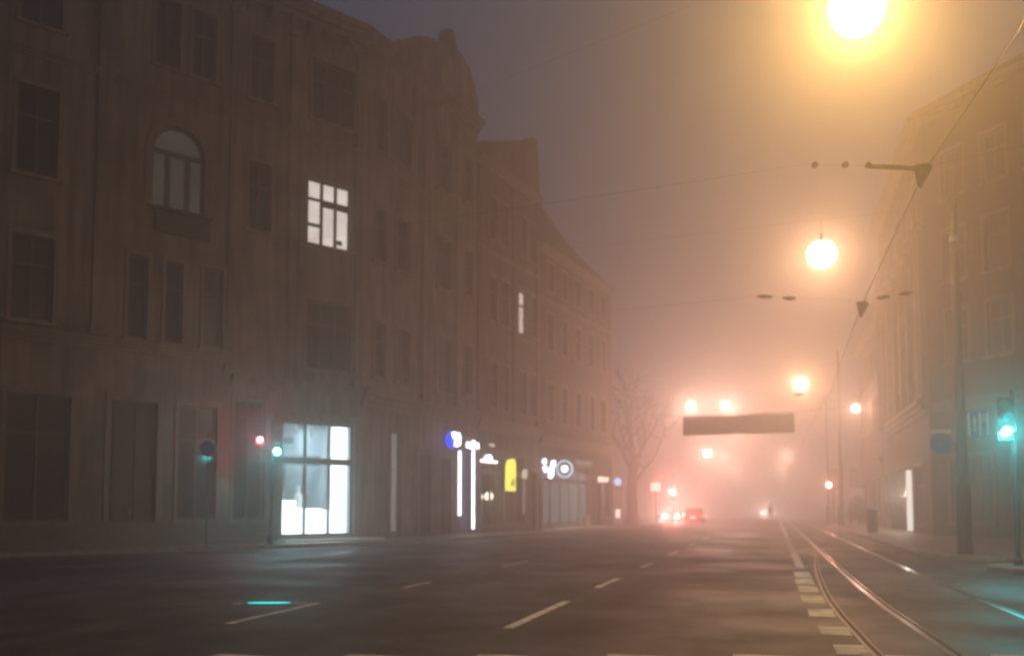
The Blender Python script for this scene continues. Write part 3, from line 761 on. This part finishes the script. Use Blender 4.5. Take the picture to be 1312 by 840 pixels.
# tram contact wire with its clamps
wire('tram contact wire running along the street above the track', [(2.5, -12, 6), (2.35, 9.7, 6.0), (2.06, 13.5, 6.0), (2.0, 22.1, 6.0), (2.25, 40, 6.0), (2.0, 62, 6.0), (2.25, 85, 6.0), (2.1, 130, 6.0)], .008, 'contact_wire')
def clamp(label, p, s=1.0):
    t = thing('wire_clamp', label, 'clamp', p)
    MB().prism([(-.16*s, .14*s), (.12*s, .16*s), (.2*s, .05*s), (-.02*s, -.34*s), (-.1*s, -.3*s)], -.05, .05).build('ear', 'pole', t)
    MB().tube([(-.12*s, 0, .12*s), (.16*s, 0, .12*s)], .035*s, 6).build('bolt', 'pole', t)
clamp('dark wedge shaped wire clamp at the end of the near cross span', (2.03, 13.45, 5.99), .62)
clamp('smaller dark wire clamp on the second overhead span', (2.0, 22.1, 5.95), .72)
def span(label, pts, ins):
    t = tag(MB().tube(pts, .0017, 5).build('cross_span', 'wire'), label, 'wire')
    for p, d, ln in ins:
        p = Vector(p); d = Vector(d).normalized()
        MB().tube([p - d*ln/2, p - d*ln*.15, p + d*ln*.15, p + d*ln/2], [.02, .045, .045, .02], 7).build('insulator', 'insulator', t)
    return t
span('cross span wire with three dots left of the near clamp', [(6.4, 14.2, 6.9), (2.05, 13.45, 6.05), (1.3, 13.2, 6.05), (.48, 12.95, 6.06), pA(6, 9)], [((.62, 13.0, 6.06), (1, .3, 0), .09), ((1.02, 13.1, 6.06), (1, .3, 0), .09), ((1.32, 13.2, 6.06), (1, .3, 0), .09)])
MB().tube([(2.0, 13.43, 6.03), (1.3, 13.2, 6.05)], .035, 8).build('pull_rod', 'wire', bpy.data.objects['cross_span'])
span('cross span wire with long insulators under the amber lamp', [(5.27, 29.5, 6.75), (2.95, 22.0, 6.18), (2.0, 22.1, 6.08), (-.2, 20.9, 6.05), pA(16, 8.2)],
     [((2.9, 22.0, 6.17), (1, 0, .08), .3), ((2.45, 22.05, 6.12), (1, 0, .08), .28), ((-.1, 20.95, 6.05), (1, .4, 0), .35), ((.42, 21.25, 6.05), (1, .4, 0), .3)])
span('faint third cross span wire farther along the track', [(7.3, 49.5, 7.0), (2.2, 40, 6.1), (.6, 40.2, 6.1), pB(5, 8.5)], [((1.1, 40.1, 6.1), (1, 0, 0), .4)])
# banner
bn = thing('street_banner', 'long dark blank banner hanging across the street under the lamps', 'banner', (-1.9, 55, 0))
N = 12; mb = MB()
V = []
for k in range(N+1):
    x = -3.08 + 6.2*k/N
    wv = .04*math.sin(k*.9)
    V += [(x, wv, 5.66 + .05*k/N + .02*math.sin(k*1.3)), (x, wv, 6.70 + .08*k/N + .015*math.sin(k))]
for k in range(N): mb.f.append((2*k, 2*k+2, 2*k+3, 2*k+1))
mb.v = V
bo = mb.build('cloth', 'banner', bn); bo.modifiers.new('thick', 'SOLIDIFY').thickness = .03
MB().tube([(-3.08, .0, 6.76), (3.12, 0, 6.84)], .02, 6).build('top_rope', 'wire', bn)
MB().tube([(-3.08, .0, 5.64), (3.12, 0, 5.70)], .02, 6).build('bottom_rope', 'wire', bn)
wire('upper rope holding the banner between the houses', [pB(19.0, 7.6), (-4.98, 55, 6.76)], .01, 'banner_rope')
wire('upper rope from the banner to the corner house', [(1.22, 55, 6.84), (7.3, 55, 7.3)], .01, 'banner_rope')

# ------------------------------------------------------------------ poles, signals, signs on the right
t = thing('tram_pole', 'thick dark tram pole standing at the right pavement corner', 'pole', (5.27, 29.5, .12))
MB().tube([(0, 0, 0), (0, 0, 2.0), (0, 0, 2.05)], [.21, .2, .15], 14).build('sleeve', 'pole', t)
MB().tube([(0, 0, 2.0), (-.02, 0, 10.4)], [.15, .1], 12).build('shaft', 'pole', t)
MB().lathe([(.02, 10.5), (.12, 10.42), (.12, 10.38)], 12).build('cap', 'pole', t)
MB().box(.12, .32, -.1, .1, 1.9, 2.45).build('control_box', 'sign_grey', t)
MB().lathe([(.165, 9.1), (.165, 9.25), (.13, 9.3)], 12).build('collar', 'chrome', t)
# blue lane sign
t = thing('lane_sign', 'square blue lane sign with white arrow and bars on the thick tram pole', 'sign', (5.68, 29.3, 3.83))
MB().box(-.30, .30, -.02, .02, -.375, .375).build('board', 'sign_blue', t)
MB().box(-.27, -.21, -.03, -.015, -.33, .33).build('bar', 'sign_white', t); MB().box(.02, .08, -.03, -.015, -.33, .33).build('bar', 'sign_white', t); MB().box(.22, .28, -.03, -.015, -.33, .33).build('bar', 'sign_white', t)
MB().prism([(-.105, -.22), (-.065, -.22), (-.065, .08), (-.02, .06), (-.085, .24), (-.15, .06), (-.105, .08)], -.03, -.015).build('arrow', 'sign_white', t)
for k in range(3): MB().box(.09, .21, -.03, -.015, .26-k*.09, .29-k*.09).build('stripe', 'sign_white', t)
MB().box(-.42, -.28, .0, .16, -.05, .05).build('bracket', 'pole', t)
# blue round sign
t = thing('round_sign', 'round blue mandatory sign with white plate above it on the right', 'sign', (4.70, 29.35, 3.3))
MB().lathe([(.30, -.015), (.30, .015)], 26, axis='y').build('disc', 'sign_blue', t)
MB().box(-.26, .26, -.02, .02, .31, .40).build('plate', 'sign_white', t)
MB().box(.0, .57, .02, .06, -.03, .03).build('bracket', 'pole', t)
def signal(label, p, rz, lit, power, lcol, pole_h=None, lens=2, group=None, scale=1.0, glow=None):
    """three-lens traffic light; lens index 0 top .. 2 bottom is lit"""
    t = thing('traffic_light', label, 'traffic light', p, rz, group)
    MB().box(-.16, .16, -.02, .2, -.5, .5).build('housing', 'black', t)
    for k in range(3):
        z = .31 - .31*k
        MB().lathe([(.115, -.03), (.115, -.012), (.06, -.05), (.001, -.06)], 16, (0, 0, z), 'y').build('lens', lit if k == lens else 'dark_glass', t)
        vz = MB(); n = 9
        for q in range(n+1):
            a = math.pi*q/n
            vz.v += [(.135*math.cos(a), -.02, z+.135*math.sin(a)), (.135*math.cos(a), -.22, z+.135*math.sin(a)-.02)]
        for q in range(n): vz.f.append((2*q, 2*q+2, 2*q+3, 2*q+1))
        vz.build('visor', 'black', t)
    light('lamp_light', t, (0, -.32, .31-.31*lens), power, lcol, .09)
    return t
GRN = (.05, .9, .95)
signal('traffic light showing bright green beside the blue lane sign', (5.23, 24.0, 3.52), R(6), 'signal_green', 190, GRN)
t = thing('signal_pole', 'slim dark signal pole under the bright green light on the right', 'pole', (5.45, 24.2, 0))
MB().tube([(0, 0, 0), (0, 0, 4.2)], .06, 10).build('shaft', 'pole', t); MB().lathe([(.11, 0), (.11, .25), (.07, .3)], 12).build('foot', 'pole', t)
MB().box(-.2, .0, -.06, .0, 3.3, 3.36).build('bracket', 'pole', t); MB().box(-.2, .0, -.06, .0, 3.75, 3.81).build('bracket', 'pole', t)
# refuge under that pole so that it does not stand in the carriageway unprotected
struct(MB().slab([(5.0, 22.6), (6.6, 22.8), (6.9, 24.0), (6.4, 25.2), (5.1, 25.0), (4.7, 23.8)], .0, .12).build('refuge_island', 'pavement'))
# left-hand signals
t = thing('signal_mast', 'dark signal mast on the left pavement carrying two traffic lights', 'pole', (-17.95, 31.15, .12))
MB().tube([(0, 0, 0), (0, 0, 4.6)], .06, 10).build('shaft', 'pole', t); MB().lathe([(.11, 0), (.11, .3), (.07, .35)], 12).build('foot', 'pole', t)
MB().box(-.45, .3, -.03, .03, 3.4, 3.46).build('cross_arm', 'pole', t)
signal('traffic light showing green on the left mast beside the shop window', (-17.66, 31.0, 3.84), R(30), 'signal_green', 130, GRN)
signal('traffic light showing red on the left mast', (-18.38, 31.0, 3.66), R(30), 'signal_red', 90, (1, .08, .1), lens=0)
t = thing('round_sign', 'round blue sign with pale upper edge on a post before the left house', 'sign', (-18.6, 28, 0))
MB().tube([(0, .04, .12), (0, .04, 4.0)], .035, 8).build('post', 'pole', t)
MB().lathe([(.31, -.015), (.31, .015)], 26, (0, 0, 3.5), 'y').build('disc', 'sign_blue', t)
o_ = [(.33*math.cos(a), 3.5+.33*math.sin(a)) for a in [R(25+13*k) for k in range(11)]]; i_ = [(.24*math.cos(a), 3.5+.24*math.sin(a)) for a in [R(25+13*k) for k in range(11)]]
mb = MB()
for k in range(10): mb.prism([o_[k], o_[k+1], i_[k+1], i_[k]], -.03, -.018)
mb.build('rim', 'sign_white', t)
# far right poles
t = thing('tall_pole', 'tall thin pole on the right pavement reaching above the banner', 'pole', (4.95, 75, .12))
MB().tube([(0, 0, 0), (0, 0, 7), (0, 0, 7.1), (0, 0, 13.3)], [.14, .13, .09, .07], 10).build('shaft', 'pole', t); MB().box(-.2, .2, -.2, .2, 0, .25).build('foot', 'pole', t)
t = thing('lamp_post', 'slim unlit lamp post with small head left of the tall pole', 'pole', (4.55, 85, .12))
MB().tube([(0, 0, 0), (0, 0, 10.6)], [.1, .07], 10).build('shaft', 'pole', t); MB().lathe([(.05, 10.5), (.2, 10.7), (.22, 10.95), (.05, 11.1)], 12).build('head', 'pole', t)
signal('far traffic light glowing pinkish red on the slim lamp post', (4.62, 84.8, 3.4), 0, 'signal_pink', 300, (1, .35, .25), lens=1).scale = (1.5, 1.5, 1.5)
for x, y, lab in ((4.35, 82, 'dark bollard left of the slim lamp post'), (5.05, 79, 'dark bollard between lamp post and tall pole')):
    t = thing('bollard', lab, 'bollard', (x, y, .12))
    MB().tube([(0, 0, 0), (0, 0, 1.35), (0, 0, 1.5)], [.17, .16, .08], 10).build('post', 'pole', t); MB().lathe([(.18, 1.1), (.18, 1.22)], 10).build('band', 'sign_grey', t)
t = thing('notice_board', 'grey square board on a post between lamp post and tall pole', 'sign', (5.05, 86, .12))
MB().box(-.45, .45, -.05, .05, 2.9, 4.7).build('board', 'sign_grey', t); MB().tube([(0, .1, 0), (0, .1, 4.6)], .05, 8).build('post', 'pole', t)
t = thing('poster_stand', 'poster stand with grey upper and pale lower panel at the house corner', 'sign', (6.4, 80, .12))
MB().box(-.5, .5, -.06, .06, 2.9, 4.55).build('upper_panel', 'sign_grey', t); MB().box(-.6, .6, -.05, .05, 1.5, 2.88).build('lower_panel', 'poster', t)
for s in (-.45, .45): MB().tube([(s, .1, 0), (s, .1, 4.4)], .05, 8).build('leg', 'pole', t)
t = thing('litter_bin', 'dark cylindrical litter bin at the kerb before the lit doorway', 'bin', (5.05, 53.4, .12))
MB().lathe([(.26, .05), (.28, .1), (.28, 1.15), (.30, 1.2), (.30, 1.26)], 18).build('body', 'black', t); MB().lathe([(.28, 1.26), (.22, 1.36), (.05, 1.4)], 18).build('lid', 'chrome', t)
MB().lathe([(.2, 0), (.2, .05)], 14).build('foot', 'pole', t)
t = thing('wall_lantern', 'amber wall lantern on a bracket at the edge of the low house', 'street lamp', (6.25, 76, 9.1))
MB().lathe([(.02, -.34), (.2, -.26), (.3, 0), (.2, .2)], 14).build('globe', 'glow_amber', t, smooth=True); MB().lathe([(.28, .2), (.22, .3), (.03, .42)], 14).build('cap', 'pole', t)
MB().tube([(0, 0, .4), (.3, 0, .6), (1.0, 0, .1)], .04, 8).build('bracket', 'pole', t); light('lamp_light', t, (0, 0, -.05), 1200, FAR, .25)

# ------------------------------------------------------------------ shrub
t = thing('shrub', 'rounded dark bush growing beside the poster stand', 'shrub', (6.2, 75.5, .12))
mb = MB(); rnd = random.Random(3)
for k in range(1500):
    a = rnd.uniform(0, 2*math.pi); z = rnd.uniform(.1, 1); rr_ = (1 - z*z*.75) * rnd.uniform(.55, 1.0) * (1 + .15*math.sin(3*a))
    p = Vector((rr_*.95*math.cos(a), rr_*1.6*math.sin(a), .15 + 1.9*z + .12*math.sin(5*a)))
    d1 = Vector((rnd.gauss(0, 1), rnd.gauss(0, 1), rnd.gauss(0, 1))).normalized(); d2 = d1.orthogonal().normalized()
    s = rnd.uniform(.05, .11); mb.quad(p - d1*s, p + d2*s*.5, p + d1*s, p - d2*s*.5)
mb.build('foliage', 'leaf', t)
mb = MB()
for k in range(9):
    a = k*.7; mb.tube([(0, 0, 0), (.2*math.cos(a), .3*math.sin(a), .7), (.5*math.cos(a), .9*math.sin(a), 1.5)], [.04, .03, .01], 5)
mb.build('stems', 'bark', t)

# ------------------------------------------------------------------ bare tree on the left
t = thing('bare_tree', 'bare winter tree standing past the end of the left terrace', 'tree', (-11.6, 79.5, .12))
rt = random.Random(11)
trunk = MB().tube([(0, 0, 0), (.05, 0, .5), (.0, .05, 2.5), (.15, 0, 4.6), (.1, 0, 6.4)], [.62, .48, .42, .36, .26], 12); br = MB()
def branch(p, d, ln, r_, lev):
    pts = [p]; q = p.copy(); dd = d.copy()
    for k in range(4):
        dd = (dd + Vector((rt.gauss(0, .18), rt.gauss(0, .18), rt.gauss(.05, .12)))).normalized()
        q = q + dd*ln/4; pts.append(q.copy())
    br.tube(pts, [r_*(1-.17*k) for k in range(5)], 6 if lev < 2 else 4, cap=False)
    if lev < 3:
        for k in range(3 if lev < 2 else 4):
            i = rt.choice((2, 3, 4)); nd = (dd + Vector((rt.gauss(0, .65), rt.gauss(0, .65), rt.gauss(.15, .35)))).normalized()
            branch(pts[i], nd, ln*rt.uniform(.55, .75), r_*.5, lev+1)
for z, a, e_, ln, r_ in ((3.4, 0.1, .55, 3.4, .2), (4.6, 2.9, .7, 3.2, .18), (5.2, .4, .9, 3.6, .17), (5.8, 4.2, 1.0, 3.2, .16), (6.3, 1.4, 1.2, 4.0, .2), (6.4, 5.4, 1.25, 4.2, .2), (4.0, 5.3, .6, 3.2, .17)):
    branch(Vector((.1, 0, z)), Vector((math.cos(a)*math.cos(e_), math.sin(a)*math.cos(e_), math.sin(e_))), ln, r_, 0)
trunk.build('trunk', 'bark', t, smooth=True); br.build('crown', 'bark', t, smooth=True)

# ------------------------------------------------------------------ things at the far end on the left
t = thing('kiosk', 'narrow pale kiosk with lit lower panel and bluish disc beside the bare tree', 'kiosk', (-12.5, 78, .12))
MB().box(-.3, .3, -.2, .2, 0, 2.9).build('body', 'poster', t); MB().box(-.2, .2, -.23, -.2, .5, 1.2).build('lit_panel', 'poster_lit', t)
MB().lathe([(.32, -.06), (.32, .06)], 20, (0, -.15, 3.5), 'y').build('disc', 'disc_blue', t); MB().box(-.34, .34, -.24, .24, 2.9, 3.05).build('roof', 'sign_grey', t)
MB().tube([(0, 0, 3.0), (0, 0, 3.4)], .05, 8).build('stem', 'pole', t)
t = thing('lit_poster_box', 'small bright lit poster box on a post past the bare tree', 'sign', (-10.2, 85, .12))
MB().box(-.42, .42, -.1, .1, 2.85, 3.6).build('box', 'poster_lit', t); MB().tube([(0, 0, 0), (0, 0, 2.85)], .06, 8).build('post', 'pole', t); MB().box(-.46, .46, -.12, .12, 3.6, 3.66).build('rim', 'pole', t)
t = thing('signal_post', 'thin signal post among the far headlights', 'pole', (-9.15, 90.2, .0)); MB().tube([(0, 0, 0), (0, 0, 4.6)], .07, 8).build('shaft', 'pole', t); MB().lathe([(.12, 0), (.12, .3), (.07, .34)], 10).build('foot', 'pole', t)
signal('far traffic light glowing red above the oncoming headlights', (-9.19, 90, 2.93), 0, 'signal_pink', 2600, (1, .2, .18), lens=1).scale = (1.5, 1.5, 1.5)

def car(name, label, loc, rz, paint, front_lit=True, tail_lit=False, power=60, group=None):
    t = thing(name, label, 'car', loc, rz, group)
    # profile along y (front at -y), loft of half sections: (y, half width, bottom, shoulder, roof half width, roof z)
    S = [(-2.15, .72, .35, .62, .70, .64), (-2.05, .84, .25, .70, .80, .74), (-1.2, .90, .22, .86, .82, .90), (-.75, .90, .22, .90, .74, 1.0), (-.1, .90, .22, .92, .62, 1.40), (.7, .90, .22, .93, .62, 1.44), (1.35, .90, .22, .93, .64, 1.34), (1.85, .89, .24, .92, .74, .98), (2.1, .84, .3, .84, .78, .88), (2.2, .74, .4, .7, .7, .74)]
    mb = MB(); n = 8
    for y, hw, b, s, rw, rz_ in S:
        mb.v += [(-hw*.92, y, b), (-hw, y, (b+s)/2), (-hw*.97, y, s), (-rw, y, rz_), (rw, y, rz_), (hw*.97, y, s), (hw, y, (b+s)/2), (hw*.92, y, b)]
    for i in range(len(S)-1):
        for k in range(n):
            a = i*n+k; c = i*n+(k+1) % n; mb.f.append((a, c, c+n, a+n))
    mb.f.append(tuple(range(n))); mb.f.append(tuple((len(S)-1)*n+k for k in reversed(range(n))))
    mb.build('body', paint, t, smooth=False)
    MB().quad((-.66, -.70, 1.03), (.66, -.70, 1.03), (.56, -.16, 1.385), (-.56, -.16, 1.385)).build('windscreen', 'dark_glass', t).location.z = .012
    MB().quad((-.60, 1.42, 1.31), (.60, 1.42, 1.31), (.68, 1.82, 1.02), (-.68, 1.82, 1.02)).build('rear_window', 'dark_glass', t).location.z = .018
    for s in (-1, 1):
        MB().quad((s*.885, -.55, .96), (s*.665, -.08, 1.36), (s*.66, .68, 1.40), (s*.70, 1.3, 1.28), (s*.88, 1.6, .97)).build('side_window', 'dark_glass', t).location.x = s*.012
        for y in (-1.35, 1.35):
            wl = MB().lathe([(.2, -.1), (.31, -.1), (.32, 0), (.31, .1), (.2, .1)], 18, (s*.80, y, .32), 'x').build('wheel', 'rubber', t)
            MB().lathe([(.02, -.02), (.2, -.02), (.2, .02), (.02, .03)], 14, (s*.89, y, .32), 'x').build('rim', 'chrome', wl)
        hl = MB().lathe([(.13, -.04), (.15, .06), (.02, .08)], 14, (s*.62, -2.12, .66), 'y').build('headlight', 'headlight' if front_lit else 'chrome', t)
        MB().box(s*.70-.16, s*.70+.16, 2.06, 2.19, .68, .84).build('tail_light', 'taillight' if tail_lit else 'car_red', t)
        if front_lit: light('lamp_light', t, (s*.62, -2.3, .66), power, (1, .84, .7), .12)
    MB().box(-.26, .26, 2.19, 2.23, .5, .62).build('number_plate', 'sign_white', t); MB().box(-.4, .4, -2.17, -2.12, .4, .52).build('grille', 'black', t)
    if tail_lit: light('lamp_light', t, (0, 2.5, .8), 260, (1, .1, .1), .1)
    return t
car('dark_red_car', 'dark red car seen from behind at the far crossing', (-7.1, 90.5, 0), math.pi*0 + R(180)*0, 'car_red', False, True) if False else None
c1 = car('departing_car', 'dark red car driving away with tail lights on', (-7.05, 88.5, 0), R(180), 'car_red', False, True)
car('oncoming_car', 'oncoming car with glaring headlights next to the far red signal', (-9.9, 96, 0), R(2), 'car_dark', True, False, 700)
car('oncoming_car', 'oncoming car with headlights behind the departing red car', (-10.5, 131, 0), 0, 'car_grey', True, False, 700)
car('oncoming_car', 'far oncoming car with headlights beside the pedestrian', (-.95, 152, 0), 0, 'car_dark', True, False, 900)

# ------------------------------------------------------------------ pedestrian
def person(label, loc, rz):
    t = thing('person', label, 'person', loc, rz)
    J = {'hip': ((0, 0, .95), .15), 'waist': ((0, 0, 1.12), .14), 'chest': ((0, -.02, 1.36), .17), 'neck': ((0, -.02, 1.50), .065), 'head0': ((0, -.03, 1.58), .085), 'head': ((0, -.04, 1.68), .105), 'crown': ((0, -.03, 1.76), .07)}
    E_ = [('hip', 'waist'), ('waist', 'chest'), ('chest', 'neck'), ('neck', 'head0'), ('head0', 'head'), ('head', 'crown')]
    for s, n in ((-1, 'l'), (1, 'r')):
        st = .16*s
        J.update({n+'th': ((.10*s, 0, .88), .10), n+'kn': ((.11*s, -st*.9-.03, .50), .07), n+'an': ((.11*s, -st*1.2+.06, .09), .045), n+'to': ((.12*s, -st*1.2-.12, .04), .035),
                  n+'sh': ((.19*s, -.01, 1.42), .075), n+'el': ((.26*s, st*.5+.03, 1.13), .055), n+'wr': ((.25*s, st*.9-.06, .90), .038), n+'ha': ((.25*s, st*1.0-.08, .80), .035)})
        E_ += [('hip', n+'th'), (n+'th', n+'kn'), (n+'kn', n+'an'), (n+'an', n+'to'), ('chest', n+'sh'), (n+'sh', n+'el'), (n+'el', n+'wr'), (n+'wr', n+'ha')]
    ks = list(J); me = bpy.data.meshes.new('body'); me.from_pydata([J[k][0] for k in ks], [(ks.index(a), ks.index(b)) for a, b in E_], [])
    me.materials.append(MATS['coat']); o = link('body', me, t)
    o.modifiers.new('skin', 'SKIN'); o.modifiers.new('sub', 'SUBSURF').levels = 1
    o.modifiers['sub'].render_levels = 1
    sk = me.skin_vertices
    if not sk:
        bm = bmesh.new(); bm.from_mesh(me); bm.verts.layers.skin.verify(); bm.to_mesh(me); bm.free(); sk = me.skin_vertices
    for i, k in enumerate(ks): sk[0].data[i].radius = (J[k][1],)*2
    sk[0].data[0].use_root = True
    MB().lathe([(.02, 1.80), (.09, 1.79), (.118, 1.72), (.112, 1.66), (.06, 1.64)], 14, (0, -.02, 0)).build('hair', 'hair', t, smooth=True)
    MB().lathe([(.2, 1.46), (.235, 1.3), (.2, 1.1), (.24, .78), (.22, .76), (.17, 1.1)], 14).build('coat', 'coat', t, smooth=True)
    return t
person('pedestrian in dark clothes crossing the street in front of far headlights', (-.28, 98, 0), R(75))

# ------------------------------------------------------------------ fog
hz = MB().box(-240, 240, -80, 440, -1.0, 34).build('haze', 'wire'); hz['kind'] = 'stuff'
m = bpy.data.materials.new('fog'); m.use_nodes = True; nt = m.node_tree; nt.nodes.clear()
o = nt.nodes.new('ShaderNodeOutputMaterial'); v = nt.nodes.new('ShaderNodeVolumePrincipled')
v.inputs['Color'].default_value = (.93, .90, .89, 1); v.inputs['Density'].default_value = FOG; v.inputs['Anisotropy'].default_value = .8
nt.links.new(v.outputs[0], o.inputs['Volume']); hz.data.materials.clear(); hz.data.materials.append(m)
